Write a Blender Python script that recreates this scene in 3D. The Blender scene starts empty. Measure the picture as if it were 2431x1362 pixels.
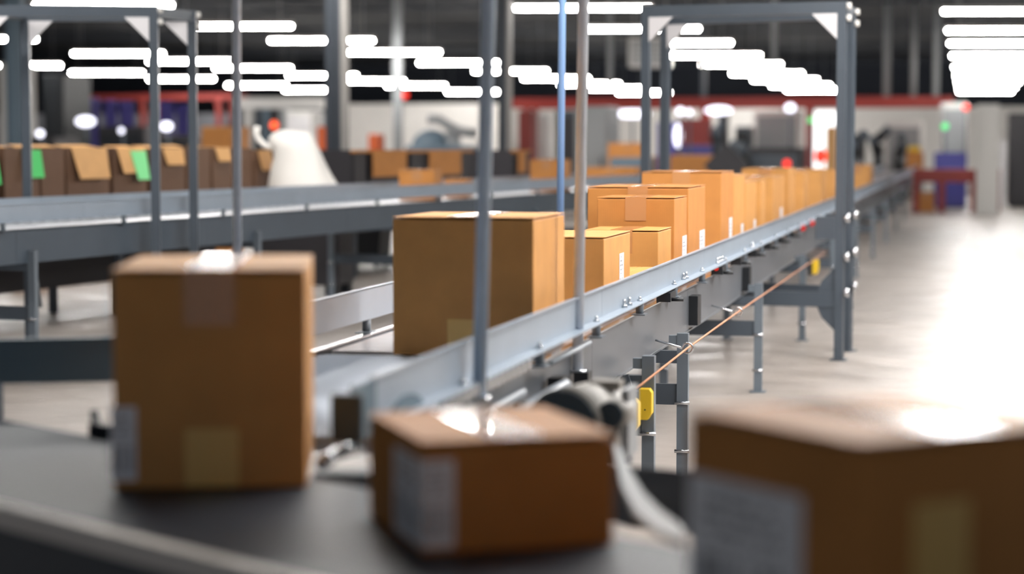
import bpy, bmesh, math, random
from mathutils import Vector, Matrix
random.seed(7)
S = bpy.context.scene
COL = S.collection
PI = math.pi

# ------------------------------------------------------------------ camera
FPX, W_, H_ = 5000.0, 2431.0, 1362.0
PITCH = math.atan(336.0 / FPX)
YAW = math.atan(1084.5 * math.cos(PITCH) / FPX)
EYE = Vector((0, 0, 1.45))
Fv = Vector((-math.sin(YAW) * math.cos(PITCH), math.cos(YAW) * math.cos(PITCH), -math.sin(PITCH)))
Rv = Vector((math.cos(YAW), math.sin(YAW), 0))
Uv = Rv.cross(Fv)
cd = bpy.data.cameras.new('camera')
cam = bpy.data.objects.new('camera', cd); COL.objects.link(cam)
cam.matrix_world = Matrix(((Rv.x, Uv.x, -Fv.x, EYE.x), (Rv.y, Uv.y, -Fv.y, EYE.y), (Rv.z, Uv.z, -Fv.z, EYE.z), (0, 0, 0, 1)))
cd.sensor_width = 36.0
cd.lens = 36.0 * FPX / W_
cd.clip_end = 300
cd.dof.use_dof = True
cd.dof.focus_distance = 9.0
cd.dof.aperture_fstop = 1.45
S.camera = cam

# ------------------------------------------------------------------ world, exposure
wd = bpy.data.worlds.new('world'); S.world = wd; wd.use_nodes = True
wd.node_tree.nodes['Background'].inputs[0].default_value = (0.78, 0.88, 1.0, 1)
wd.node_tree.nodes['Background'].inputs[1].default_value = 0.3
S.view_settings.view_transform = 'Standard'
S.view_settings.look = 'None'
S.view_settings.exposure = 0.0
S.view_settings.gamma = 1.0
S.view_settings.use_curve_mapping = False
LAMP = 122.0          # radiance of the ceiling tubes
BELT = 0.771         # height of the belts and rollers of the main line

# ------------------------------------------------------------------ pixel -> place
def ray(u, v):
    return (Fv + Rv * ((u - W_ / 2) / FPX) - Uv * ((v - H_ / 2) / FPX))
def at_z(u, v, z):
    d = ray(u, v); return EYE + d * ((z - EYE.z) / d.z)
def at_y(u, v, y):
    d = ray(u, v); return EYE + d * ((y - EYE.y) / d.y)
def at_x(u, v, x):
    d = ray(u, v); return EYE + d * ((x - EYE.x) / d.x)

# ------------------------------------------------------------------ materials
def lin(c):
    return tuple(((x / 255) / 12.92 if x / 255 <= 0.04045 else ((x / 255 + 0.055) / 1.055) ** 2.4) for x in c) + (1,)
def mat(name, col, rough=0.5, metal=0.0, noise=0.0, nscale=20.0, bump=0.0, bscale=200.0, spec=0.5, coat=0.0, stretch=None):
    m = bpy.data.materials.new(name); m.use_nodes = True
    n = m.node_tree.nodes; l = m.node_tree.links
    b = n['Principled BSDF']
    c = lin(col)
    b.inputs['Base Color'].default_value = c
    b.inputs['Roughness'].default_value = rough
    b.inputs['Metallic'].default_value = metal
    b.inputs['Specular IOR Level'].default_value = spec
    b.inputs['Coat Weight'].default_value = coat
    tc = n.new('ShaderNodeTexCoord')
    src = tc.outputs['Object']
    if stretch:
        mp = n.new('ShaderNodeMapping'); mp.inputs['Scale'].default_value = stretch
        l.new(src, mp.inputs[0]); src = mp.outputs[0]
    if noise:
        t = n.new('ShaderNodeTexNoise'); t.inputs['Scale'].default_value = nscale; t.inputs['Detail'].default_value = 6
        l.new(src, t.inputs['Vector'])
        r = n.new('ShaderNodeValToRGB')
        r.color_ramp.elements[0].position = 0.3; r.color_ramp.elements[1].position = 0.7
        r.color_ramp.elements[0].color = tuple(x * (1 - noise) for x in c[:3]) + (1,)
        r.color_ramp.elements[1].color = tuple(min(1, x * (1 + noise)) for x in c[:3]) + (1,)
        l.new(t.outputs['Fac'], r.inputs[0]); l.new(r.outputs[0], b.inputs['Base Color'])
    if bump:
        t2 = n.new('ShaderNodeTexNoise'); t2.inputs['Scale'].default_value = bscale
        l.new(src, t2.inputs['Vector'])
        bp = n.new('ShaderNodeBump'); bp.inputs['Strength'].default_value = bump; bp.inputs['Distance'].default_value = 0.002
        l.new(t2.outputs['Fac'], bp.inputs['Height']); l.new(bp.outputs[0], b.inputs['Normal'])
    return m
def emit(name, col, s):
    m = bpy.data.materials.new(name); m.use_nodes = True
    b = m.node_tree.nodes['Principled BSDF']
    b.inputs['Base Color'].default_value = lin(col)
    b.inputs['Emission Color'].default_value = lin(col); b.inputs['Emission Strength'].default_value = s
    return m
def barcode_mat():
    m = bpy.data.materials.new('label_paper'); m.use_nodes = True
    n = m.node_tree.nodes; l = m.node_tree.links; b = n['Principled BSDF']
    tc = n.new('ShaderNodeTexCoord'); sx = n.new('ShaderNodeSeparateXYZ'); l.new(tc.outputs['UV'], sx.inputs[0])
    def math_(op, a, bb=None):
        k = n.new('ShaderNodeMath'); k.operation = op
        for i, v in enumerate((a, bb)):
            if v is None: continue
            if isinstance(v, (int, float)): k.inputs[i].default_value = v
            else: l.new(v, k.inputs[i])
        return k.outputs[0]
    u, v = sx.outputs[0], sx.outputs[1]
    wn = n.new('ShaderNodeTexWhiteNoise'); wn.noise_dimensions = '1D'
    l.new(math_('FLOOR', math_('MULTIPLY', u, 46)), wn.inputs['W'])
    bars = math_('GREATER_THAN', wn.outputs['Value'], 0.48)
    band = math_('MULTIPLY', math_('MULTIPLY', math_('GREATER_THAN', v, 0.12), math_('LESS_THAN', v, 0.48)),
                 math_('MULTIPLY', math_('GREATER_THAN', u, 0.12), math_('LESS_THAN', u, 0.86)))
    ink1 = math_('MULTIPLY', bars, band)
    wn2 = n.new('ShaderNodeTexWhiteNoise'); wn2.noise_dimensions = '2D'
    cb = n.new('ShaderNodeCombineXYZ')
    l.new(math_('FLOOR', math_('MULTIPLY', u, 30)), cb.inputs[0]); l.new(math_('FLOOR', math_('MULTIPLY', v, 22)), cb.inputs[1])
    l.new(cb.outputs[0], wn2.inputs['Vector'])
    line = math_('LESS_THAN', math_('FRACT', math_('MULTIPLY', v, 11)), 0.42)
    tb = math_('MULTIPLY', math_('MULTIPLY', math_('GREATER_THAN', v, 0.56), math_('LESS_THAN', v, 0.93)),
               math_('MULTIPLY', math_('GREATER_THAN', u, 0.1), math_('LESS_THAN', u, 0.8)))
    ink2 = math_('MULTIPLY', math_('MULTIPLY', math_('GREATER_THAN', wn2.outputs['Value'], 0.4), line), tb)
    ink = math_('MAXIMUM', ink1, ink2)
    mx = n.new('ShaderNodeMix'); mx.data_type = 'RGBA'
    mx.inputs[6].default_value = lin((246, 246, 250)); mx.inputs[7].default_value = lin((134, 136, 142))
    l.new(ink, mx.inputs[0]); l.new(mx.outputs[2], b.inputs['Base Color'])
    b.inputs['Roughness'].default_value = 0.45
    return m
def carton_mat(name, col):
    m = mat(name, col, rough=0.58, noise=0.07, nscale=9, spec=0.4)
    n = m.node_tree.nodes; l = m.node_tree.links; b = n['Principled BSDF']
    tc = n.new('ShaderNodeTexCoord')
    wv = n.new('ShaderNodeTexWave'); wv.bands_direction = 'DIAGONAL'; wv.inputs['Scale'].default_value = 60
    wv.inputs['Distortion'].default_value = 1.0
    mp = n.new('ShaderNodeMapping'); mp.inputs['Scale'].default_value = (1, 1, 0.0)
    l.new(tc.outputs['Object'], mp.inputs[0]); l.new(mp.outputs[0], wv.inputs['Vector'])
    bp = n.new('ShaderNodeBump'); bp.inputs['Strength'].default_value = 0.08; bp.inputs['Distance'].default_value = 0.001
    l.new(wv.outputs['Fac'], bp.inputs['Height']); l.new(bp.outputs[0], b.inputs['Normal'])
    return m

M = {}
M['carton'] = carton_mat('cardboard', (206, 148, 82))
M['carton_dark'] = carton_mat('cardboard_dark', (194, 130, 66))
M['carton_brown'] = carton_mat('cardboard_brown', (112, 84, 66))  # darker brown than the other cardboards
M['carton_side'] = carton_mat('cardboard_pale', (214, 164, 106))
M['tape'] = mat('packing_tape', (196, 140, 90), rough=0.22, spec=0.7, coat=0.4)
M['tape_pale'] = mat('paper_tape', (232, 190, 112), rough=0.4)
M['label'] = barcode_mat()
M['rail'] = mat('rail_paint', (158, 170, 183), rough=0.33, metal=0.15, noise=0.06, nscale=3, bump=0.05)
M['channel'] = mat('channel_paint', (100, 104, 110), rough=0.36, metal=0.1, noise=0.08, nscale=2.5, stretch=(1, 0.25, 1))
M['channel_dark'] = mat('channel_dark_paint', (74, 84, 94), rough=0.4, noise=0.06, nscale=3)
M['dark_steel'] = mat('dark_steel_paint', (72, 80, 89), rough=0.38, metal=0.0, noise=0.06, nscale=5)
M['leg'] = mat('leg_paint', (104, 113, 122), rough=0.42, metal=0.0, noise=0.05, nscale=5)
M['steel'] = mat('bright_steel', (205, 208, 212), rough=0.22, metal=0.95)
M['roller'] = mat('roller_zinc', (182, 190, 202), rough=0.45, metal=0.45)
M['roller_bright'] = mat('roller_bright', (236, 238, 242), rough=0.3, metal=0.25)
M['bed'] = mat('belt_light', (200, 196, 198), rough=0.3, noise=0.12, nscale=4, stretch=(1, 6, 1), coat=0.3)
M['belt'] = mat('belt_rubber', (27, 37, 50), rough=0.46, noise=0.12, nscale=6, bump=0.15, bscale=60)
M['stripe'] = mat('guide_strip', (226, 218, 210), rough=0.5)
M['black'] = mat('black_plastic', (24, 28, 33), rough=0.45)
M['rod'] = mat('rod_paint', (166, 188, 212), rough=0.28, metal=0.05, noise=0.06, nscale=8)
M['rod_grey'] = mat('rod_galvanised', (208, 215, 226), rough=0.3, metal=0.1, noise=0.08, nscale=8)
M['rod_blue'] = mat('rod_blue_paint', (150, 192, 248), rough=0.3, metal=0.0)
M['yellow'] = mat('yellow_plastic', (238, 198, 48), rough=0.4)
M['cord'] = mat('orange_cord', (186, 128, 92), rough=0.6)
M['motor'] = mat('motor_grey', (140, 136, 130), rough=0.5, noise=0.06, nscale=12)
M['motor_cap'] = mat('motor_cap', (46, 62, 72), rough=0.5)
M['teal'] = mat('bracket_slate', (84, 106, 120), rough=0.45, metal=0.0)
M['gusset'] = mat('gusset_paint', (216, 214, 216), rough=0.5)
M['column'] = mat('column_paint', (58, 64, 72), rough=0.6)
M['column_edge'] = mat('column_grey', (140, 136, 132), rough=0.6)
M['white'] = mat('white_paint', (222, 220, 216), rough=0.6)
M['cloth'] = mat('white_plastic_sheet', (236, 232, 226), rough=0.55, bump=0.4, bscale=8)
M['red'] = mat('red_paint', (168, 44, 32), rough=0.5)
M['dark_red'] = mat('dark_red_paint', (138, 48, 42), rough=0.55)
M['blue'] = mat('blue_plastic', (66, 66, 140), rough=0.5)
M['violet'] = mat('violet_curtain', (92, 86, 156), rough=0.6, noise=0.2, nscale=6)
M['grey'] = mat('grey_paint', (150, 153, 155), rough=0.55)
M['slate'] = mat('slate_paint', (104, 122, 136), rough=0.5)
M['green'] = mat('green_tag', (66, 206, 104), rough=0.5)
M['green_pale'] = mat('green_tag_pale', (130, 226, 148), rough=0.5)
M['orange'] = mat('orange_paint', (226, 104, 50), rough=0.5)
M['tote'] = mat('black_tote', (48, 46, 50), rough=0.5)
M['skin'] = mat('skin', (186, 138, 112), rough=0.6)
M['tube'] = emit('tube_light', (255, 252, 248), LAMP)
M['lamp_white'] = emit('lamp_white', (240, 240, 255), 2.6)
M['lamp_red'] = emit('lamp_red', (255, 52, 36), 1.6)
M['lamp_green'] = emit('lamp_green', (70, 214, 120), 1.5)
M['lamp_orange'] = emit('lamp_orange', (255, 96, 50), 1.5)
M['reflector'] = mat('red_reflector', (236, 32, 26), rough=0.25, coat=0.5)
M['daylight'] = emit('backlit_panel', (255, 255, 255), 1.6)

# ------------------------------------------------------------------ mesh helpers
class MB:
    def __init__(s): s.bm = bmesh.new()
    def box(s, x0, x1, y0, y1, z0, z1, T=None):
        v = [s.bm.verts.new((x, y, z)) for x in (x0, x1) for y in (y0, y1) for z in (z0, z1)]
        for f in ((0, 1, 3, 2), (4, 6, 7, 5), (0, 4, 5, 1), (2, 3, 7, 6), (0, 2, 6, 4), (1, 5, 7, 3)):
            s.bm.faces.new([v[i] for i in f])
        if T is not None:
            bmesh.ops.transform(s.bm, matrix=T, verts=v)
        return s
    def bar(s, a, b, w, d=None, up=None):
        """a box-section bar between two points"""
        a, b = Vector(a), Vector(b); d = d or w
        ax = (b - a).normalized(); up = up or (Vector((0, 0, 1)) if abs(ax.z) < .9 else Vector((0, 1, 0)))
        sx = ax.cross(up).normalized(); sz = sx.cross(ax)
        vs = []
        for p in (a, b):
            for i, j in ((-1, -1), (1, -1), (1, 1), (-1, 1)):
                vs.append(s.bm.verts.new(p + sx * i * w / 2 + sz * j * d / 2))
        for f in ((0, 3, 2, 1), (4, 5, 6, 7), (0, 1, 5, 4), (1, 2, 6, 5), (2, 3, 7, 6), (3, 0, 4, 7)):
            s.bm.faces.new([vs[i] for i in f])
        return s
    def cyl(s, a, b, r, r2=None, n=16, cap=True):
        a, b = Vector(a), Vector(b); r2 = r if r2 is None else r2
        ax = (b - a).normalized(); up = Vector((0, 0, 1)) if abs(ax.z) < .9 else Vector((0, 1, 0))
        sx = ax.cross(up).normalized(); sy = ax.cross(sx)
        A = [s.bm.verts.new(a + (sx * math.cos(t) + sy * math.sin(t)) * r) for t in [2 * PI * k / n for k in range(n)]]
        B = [s.bm.verts.new(b + (sx * math.cos(t) + sy * math.sin(t)) * r2) for t in [2 * PI * k / n for k in range(n)]]
        for k in range(n):
            f = s.bm.faces.new((A[k], A[(k + 1) % n], B[(k + 1) % n], B[k])); f.smooth = True
        if cap:
            s.bm.faces.new(A[::-1]); s.bm.faces.new(B)
        return s
    def prism(s, pts, off):
        """polygon pts (3-D) extruded by off"""
        off = Vector(off)
        A = [s.bm.verts.new(Vector(p)) for p in pts]; B = [s.bm.verts.new(Vector(p) + off) for p in pts]
        n = len(A)
        s.bm.faces.new(A[::-1]); s.bm.faces.new(B)
        for k in range(n): s.bm.faces.new((A[k], A[(k + 1) % n], B[(k + 1) % n], B[k]))
        return s
    def tube(s, pts, r, n=8, closed=False):
        pts = [Vector(p) for p in pts]; rings = []
        m = len(pts)
        for i, p in enumerate(pts):
            if closed: t = pts[(i + 1) % m] - pts[i - 1]
            else: t = pts[min(i + 1, m - 1)] - pts[max(i - 1, 0)]
            t.normalize(); up = Vector((0, 0, 1)) if abs(t.z) < .95 else Vector((1, 0, 0))
            if closed: up = Vector((0, 1, 0)) if abs(t.y) < .9 else up
            a = t.cross(up).normalized(); b = t.cross(a)
            rings.append([s.bm.verts.new(p + (a * math.cos(2 * PI * k / n) + b * math.sin(2 * PI * k / n)) * r) for k in range(n)])
        for i in range(m if closed else m - 1):
            A, B = rings[i], rings[(i + 1) % m]
            for k in range(n):
                f = s.bm.faces.new((A[k], A[(k + 1) % n], B[(k + 1) % n], B[k])); f.smooth = True
        if not closed:
            s.bm.faces.new(rings[0][::-1]); s.bm.faces.new(rings[-1])
        return s
    def sphere(s, c, r, n=12, sc=(1, 1, 1)):
        g = bmesh.ops.create_uvsphere(s.bm, u_segments=n, v_segments=max(6, n // 2 + 2), radius=r)
        bmesh.ops.scale(s.bm, vec=sc, verts=g['verts']); bmesh.ops.translate(s.bm, vec=Vector(c), verts=g['verts'])
        for v in g['verts']:
            for f in v.link_faces: f.smooth = True
        return s
    def quad_uv(s, p0, p1, p2, p3, uv=((0, 0), (1, 0), (1, 1), (0, 1))):
        vs = [s.bm.verts.new(Vector(p)) for p in (p0, p1, p2, p3)]
        f = s.bm.faces.new(vs); L = s.bm.loops.layers.uv.verify()
        for lp, c in zip(f.loops, uv): lp[L].uv = c
        return s
    def bevel(s, w, seg=2):
        bmesh.ops.bevel(s.bm, geom=[e for e in s.bm.edges], offset=w, segments=seg, affect='EDGES', profile=0.5)
        return s
    def build(s, name, m, parent=None, fixn=True):
        if fixn: bmesh.ops.recalc_face_normals(s.bm, faces=s.bm.faces)
        me = bpy.data.meshes.new(name); s.bm.to_mesh(me); s.bm.free()
        me.materials.append(m)
        o = bpy.data.objects.new(name, me); COL.objects.link(o)
        if parent: o.parent = parent
        return o
def tag(o, label, cat, group=None, kind=None):
    if label: o['label'] = label
    if cat: o['category'] = cat
    if group: o['group'] = group
    if kind: o['kind'] = kind
    return o
def thing(name, label, cat, loc=(0, 0, 0), rz=0, group=None):
    o = bpy.data.objects.new(name, None); COL.objects.link(o)
    o.location = loc; o.rotation_euler = (0, 0, rz); o.empty_display_size = .1
    return tag(o, label, cat, group)
def struct(name, mb, m):
    o = mb.build(name, m); o['kind'] = 'structure'; return o
def copy_tree(o, parent=None):
    c = o.copy(); COL.objects.link(c)
    if parent: c.parent = parent
    for ch in o.children: copy_tree(ch, c)
    return c
ORD = ['nearest', 'second', 'third', 'fourth', 'fifth', 'sixth', 'seventh', 'eighth', 'ninth', 'tenth', 'eleventh', 'twelfth',
       'thirteenth', 'fourteenth', 'fifteenth', 'sixteenth']

# ------------------------------------------------------------------ the hall
FY = 106.0
CEIL = 5.6
fm = mat('concrete_floor', (158, 149, 142), rough=0.3, noise=0.14, nscale=1.3, spec=0.6)
_n = fm.node_tree.nodes; _l = fm.node_tree.links
_t = _n.new('ShaderNodeTexNoise'); _t.inputs['Scale'].default_value = 2.2; _t.inputs['Detail'].default_value = 8
_tc = _n.new('ShaderNodeTexCoord'); _l.new(_tc.outputs['Object'], _t.inputs['Vector'])
_mr = _n.new('ShaderNodeMapRange'); _mr.inputs[1].default_value = .35; _mr.inputs[2].default_value = .65
_mr.inputs[3].default_value = .3; _mr.inputs[4].default_value = .5
_l.new(_t.outputs['Fac'], _mr.inputs[0]); _l.new(_mr.outputs[0], _n['Principled BSDF'].inputs['Roughness'])
struct('floor', MB().box(-55, 14, -6, FY, -.2, 0), fm)
cm = mat('ceiling_dark', (22, 27, 35), rough=0.9, noise=0.2, nscale=.5)
struct('ceiling', MB().box(-55, 14, -6, FY, CEIL, CEIL + .2), cm)
wm = mat('wall_dark', (34, 40, 50), rough=0.8, noise=0.1, nscale=.6)
struct('wall_back', MB().box(-55, 14, FY, FY + .2, 0, CEIL), wm)
struct('wall_left', MB().box(-55.2, -55, -6, FY, 0, CEIL), wm)
wr = mat('wall_pale', (150, 150, 150), rough=0.8, noise=0.05)
struct('wall_right', MB().box(14, 14.2, -6, FY, 0, CEIL), wr)
jm = mat('joist_paint', (44, 50, 60), rough=0.7)
for i in range(7):
    y = 14 + i * 14.5
    b = MB(); b.box(-55, 14, y, y + .16, CEIL - .35, CEIL - .27); b.box(-55, 14, y, y + .16, CEIL - .06, CEIL - .0)
    for k in range(46):
        x = -54 + k * 1.5
        b.bar((x, y + .08, CEIL - .27), (x + .75, y + .08, CEIL - .06), .04); b.bar((x + .75, y + .08, CEIL - .06), (x + 1.5, y + .08, CEIL - .27), .04)
    struct('trim_%d' % (i + 1), b, jm)
# pale partition screens in the far half of the hall
PY = 64.0
def px_span(u0, u1, Y): return at_y(u0, 345, Y).x, at_y(u1, 345, Y).x
pw = mat('partition_white', (236, 233, 228), rough=0.7, noise=0.04, nscale=1)
xa, xb = px_span(822, 1185, PY); struct('wall_partition_1', MB().box(xa, xb, PY, PY + .15, 0, 2.75), pw)
xa, xb = px_span(1215, 2520, PY + 3); struct('wall_partition_2', MB().box(xa, xb, PY + 3, PY + 3.15, 0, 2.65), pw)
pg = mat('partition_grey', (120, 122, 128), rough=0.7, noise=0.1, nscale=1)
xa, xb = px_span(-120, 800, PY + 2); struct('wall_partition_3', MB().box(xa, xb, PY + 2, PY + 2.15, 0, 2.5), pg)

# ------------------------------------------------------------------ ceiling lights
BANKS = [(.7, 'right-hand aisle', [40.0, 46.6, 52.5, 59.7, 68.3, 76.5, 84, 91.5, 99], [6.95, 10.2, 13.5, 17, 21.5, 24.5, 29.5]),
         (-6.8, 'main conveyor', [37.4, 44.4, 50.6, 57.8, 64.3, 72.7, 80, 87.5, 95], [11.4, 18, 24.5, 31]),
         (-14.9, 'left conveyor', [34.9, 41.6, 47.7, 54.1, 61.4, 68.6, 76.5, 83.5, 90.5, 98], [15.5, 22, 28.5]),
         (-22.35, 'carton rows', [45.4, 53.3, 58.6, 64.2, 71.6, 78, 84.5, 94.8], [32]),
         (-28.6, 'far left side', [60.6, 67.2, 74.1, 82.6, 90], []),
         (-1.9, 'conveyor joint, added light', [], [8.5]),  # tube added out of view to brighten the near box tops
         (3.1, 'right side, added light', [], [6.9, 8.4, 10.2, 12.4, 16])]  # extra unseen tubes, added to light the right sides of the boxes
LZ = 3.9
def make_light():
    t = thing('ceiling_light', '', 'ceiling light')
    MB().box(-1.02, 1.02, -.07, .07, .03, .09).build('housing', M['white'], t)
    MB().box(-.99, .99, -.055, .055, -.02, .03).build('tube', M['tube'], t)
    for x in (-.8, .8):
        MB().cyl((x, 0, .09), (x, 0, CEIL - LZ), .006, n=6).build('hanger', M['grey'], t)
    return t
proto = None
for bi, (bx, bn, far, rows) in enumerate(BANKS):
    for ri, y in enumerate(rows + far):
        if proto is None: t = proto = make_light()
        else: t = copy_tree(proto)
        t.location = (bx, y, LZ); t.rotation_euler = (0, 0, .19)
        if bi == 0: t.scale = (1.22, 1, 1)
        if y > 36:
            k = ri - len(rows)
            t['label'] = 'glowing white tube light, %s in sight of the row over the %s' % (ORD[k], bn)
            t['group'] = 'tube lights in rows under the dark ceiling'
        else:
            t['label'] = 'white tube light overhead, %s from the front over the %s, above view' % (ORD[ri], bn)
            t['group'] = 'tube lights above the picture'

# ------------------------------------------------------------------ roller conveyors
def rail_profile(mb, y0, y1, x, side, zt, zb):
    """vertical guide with a narrow top lip and a wide bottom flange turned outward (side = +1/-1)"""
    t = .004
    mb.box(min(x, x + side * t), max(x, x + side * t), y0, y1, zb, zt)
    mb.box(min(x, x + side * .016), max(x, x + side * .016), y0, y1, zt - .003, zt + .002)
    mb.box(min(x, x + side * .045), max(x, x + side * .045), y0, y1, zb - .004, zb)
def conveyor(name, label, cat, loc, rz, width, y0, y1, roller_spans, belt_span, legs, zb, near_detail, rail_y0=None, group=None, spacing=1.0, leg_x=None, cut=False, chan='channel', rmat='roller'):
    """local y runs along the line; x = 0 is the near (right) guide, x = -width the far guide; zb is the roller height"""
    t = thing(name, label, cat, loc, rz, group)
    ry0 = rail_y0 if rail_y0 is not None else y0
    for sx, side, nm in ((0, 1, 'guide_rail'), (-width, -1, 'guide_rail')):
        mb = MB(); ya = ry0 if side == 1 else ry0 + .9; seg = 3.0
        while ya < y1 - .05:
            yb = min(ya + seg, y1); rail_profile(mb, ya, yb - .003, sx, side, zb + .17, zb + .063); ya = yb
        r = mb.build(nm, M['rail'], t)
        # side channel
        mb = MB(); lip = MB(); x = sx + side * -.018
        ch0 = y0 if side == 1 else y0 + (.62 if cut else 0)
        ya = ch0
        while ya < y1 - .05:
            yb = min(ya + 2.6, y1)
            mb.box(min(x, x + side * .004), max(x, x + side * .004), ya, yb - .004, zb - .2, zb + .007)
            mb.box(min(x, x - side * .04), max(x, x - side * .04), ya, yb - .004, zb - .204, zb - .2)
            lip.box(min(x - side * .004, x + side * .022), max(x - side * .004, x + side * .022), ya, yb - .004, zb + .0075, zb + .0125)
            mb.box(min(x - side * .01, x + side * .01), max(x - side * .01, x + side * .01), ya, yb - .004, zb - .208, zb - .2)
            ya = yb
        mb.build('side_channel', M[chan], t); lip.build('channel_lip', M['steel'] if chan == 'channel' else M[chan], t)
        # stand-offs between flange and channel
        k = 0; ys = y0 + .5
        while ys < min(y1, y0 + 24) :
            mb = MB(); cx = sx + side * .018
            mb.cyl((cx, ys, zb + .009), (cx, ys, zb + .059), .016, n=12)
            mb.box(cx - .028, cx + .028, ys - .05, ys + .04, zb + .009, zb + .014)
            so = mb.build('stand_off', M['leg'], t)
            if k < near_detail:
                mb = MB(); mb.cyl((cx, ys, zb + .063), (cx, ys, zb + .071), .011, n=6); mb.cyl((cx, ys, zb + .071), (cx, ys, zb + .082), .006, n=8)
                mb.build('bolt', M['steel'], so)
            k += 1; ys += spacing
    # rollers
    n = 0; stuff = MB(); any_st = False
    for (a, b, p, r) in roller_spans:
        y = a
        while y < b:
            xl = -width + .02
            if cut: xl = max(xl, -.02 - (y - 4.56) * 1.05)
            if xl > -.1: y += p; continue
            if n < 96:
                MB().cyl((xl, y, zb - r), (-.02, y, zb - r), r, n=14).build('roller', M[rmat], t)
            else:
                stuff.cyl((-width + .02, y, zb - r), (-.02, y, zb - r), r, n=8); any_st = True
            n += 1; y += p
    if any_st:
        o = stuff.build('roller_run', M[rmat], t); o['kind'] = 'stuff'
    if belt_span:
        a, b = belt_span
        MB().box(-width + .025, -.025, a, b, zb - .02, zb).bevel(.004).build('belt', M['bed'], t)
    # legs, pairs with a cross bar
    for yl in legs:
        lx = leg_x or (.01, -width - .01)
        for x in lx:
            mb = MB()
            mb.box(x - .024, x + .024, yl - .022, yl + .022, 0.006, zb - (.205 if leg_x and x < 0 else .13))
            if leg_x and x > 0: mb.box(.03, x, yl - .018, yl + .018, zb - .18, zb - .14)
            mb.box(x - .045, x + .045, yl - .05, yl + .05, 0, .006)
            lg = mb.build('leg', M['leg'], t)
            mb = MB()
            for zz in (.13, .34):
                mb.cyl((x - .032, yl - .024, zz), (x + .032, yl - .024, zz), .008, n=6)
            mb.build('bolt', M['steel'], lg)
        MB().box(min(lx), max(lx), yl - .012, yl + .012, .33, .42).build('cross_bar', M['dark_steel'], t)
        MB().box(-width, max(lx[0] - .024, 0), yl - .02, yl + .02, zb - .26, zb - .206).build('cross_beam', M['dark_steel'], t)
    return t

XR = -1.285; WID = .80
main = conveyor('roller_conveyor', 'long grey roller conveyor carrying the row of cartons into the distance', 'conveyor',
                (XR, 0, 0), 0, WID, 4.75, 56, [(4.75, 6.55, .062, .024)], (6.68, 55.9),
                [8.02, 9.02, 12.38, 15.74, 19.4, 23.4, 27.6, 32, 36.5, 41], BELT, 14, rail_y0=4.45, leg_x=(.09, -.47), cut=True)
# end roller between rollers and belt
MB().cyl((-WID + .02, 6.63, BELT - .035), (-.02, 6.63, BELT - .035), .03, n=16).build('end_roller', M['black'], main)
# rounded slate end bracket below the near tip of the right guide
b = MB(); pts = []
for k in range(13):
    a = PI * k / 12; pts.append((.006, 4.72 + .2 * math.cos(a), BELT - .02 + .12 * math.sin(a)))
b.prism(pts, (.012, 0, 0)); b.build('end_bracket', M['teal'], main)
b = MB(); b.box(.004, .014, 4.28, 4.46, BELT + .045, BELT + .168); b.bevel(.003); b.build('end_plate', M['teal'], main)
# toothed strip and drive parts below the near right guide
for k in range(15): MB().box(.030, .05, 4.95 + k * .07, 4.985 + k * .07, BELT + .030, BELT + .0588).build('strip_tooth', M['steel'], main)
for (ya, yb, xx, zz, rr) in ((5.15, 5.9, .04, -.03, .012), (5.7, 6.5, .05, -.075, .02), (6.3, 7.0, .04, .012, .008)):
    MB().cyl((xx, ya, BELT + zz), (xx, yb, BELT + zz), rr, n=12).build('drive_shaft', M['leg'], main)
for (yy, zz) in ((5.45, -.1), (6.0, -.12), (6.5, -.1), (6.95, -.13)):
    b = MB(); b.box(.0, .05, yy - .04, yy + .04, BELT + zz - .05, BELT + zz + .05); b.cyl((.05, yy, BELT + zz), (.07, yy, BELT + zz), .022, n=12)
    b.build('bearing_block', M['black'], main)
# carton-coloured seams and plates on the right channel
for (u, v, w_, h_) in ((1654, 755, .07, .1), (1775, 676, .07, .1)):
    p = at_x(u, v, XR)
    b = MB(); b.box(-.014, .014, p.y - XR * 0 - .05, p.y + .05, BELT - .17, BELT - .05); b.build('sensor_plate', M['white'], main)
    b = MB(); b.box(-.014, .03, p.y - .2, p.y - .07, BELT - .18, BELT - .04); b.build('sensor_box', M['black'], main)
for (u, v) in ((1905, 540), (1926, 529), (1945, 521)):
    p = at_x(u, v, XR + .03)
    MB().cyl((.03, p.y, p.z), (.03, p.y - .02, p.z), .026, n=16).build('red_reflector', M['reflector'], main)
p = at_x(1701, 637, XR + .03); MB().cyl((.03, p.y, p.z), (.03, p.y - .015, p.z), .012, n=16).build('red_reflector', M['reflector'], main)
for yy in (8.95, 10.9, 11.8, 12.7, 13.6, 14.5, 15.4):
    b = MB(); b.box(-.01, .05, yy - .05, yy + .12, BELT + .012, BELT + .05); b.cyl((.05, yy, BELT + .02), (.1, yy, BELT + .02), .008, n=8)
    b.build('photo_eye', M['black'], main)
# more fastener pairs standing on the flange
for yy in (7.9, 8.02, 9.6, 9.7, 10.95, 11.05, 11.15, 12.7, 12.8):
    b = MB(); b.cyl((.012, yy, BELT + .063), (.012, yy, BELT + .075), .012, n=6); b.cyl((.012, yy, BELT + .075), (.012, yy, BELT + .095), .006, n=8)
    b.build('wing_bolt', M['steel'], main)
# under-channel bracket near the first leg
b = MB(); b.box(-.03, -.01, 7.6, 7.95, BELT - .3, BELT - .2); b.build('under_bracket', M['dark_steel'], main)
for (yy, zz) in ((7.55, -.28), (7.62, -.31), (8.05, -.24), (8.0, -.3), (8.08, -.36)):
    MB().cyl((-.01, yy, BELT + zz), (.04, yy, BELT + zz), .014, n=6).build('nut', M['steel'], main)

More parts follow.
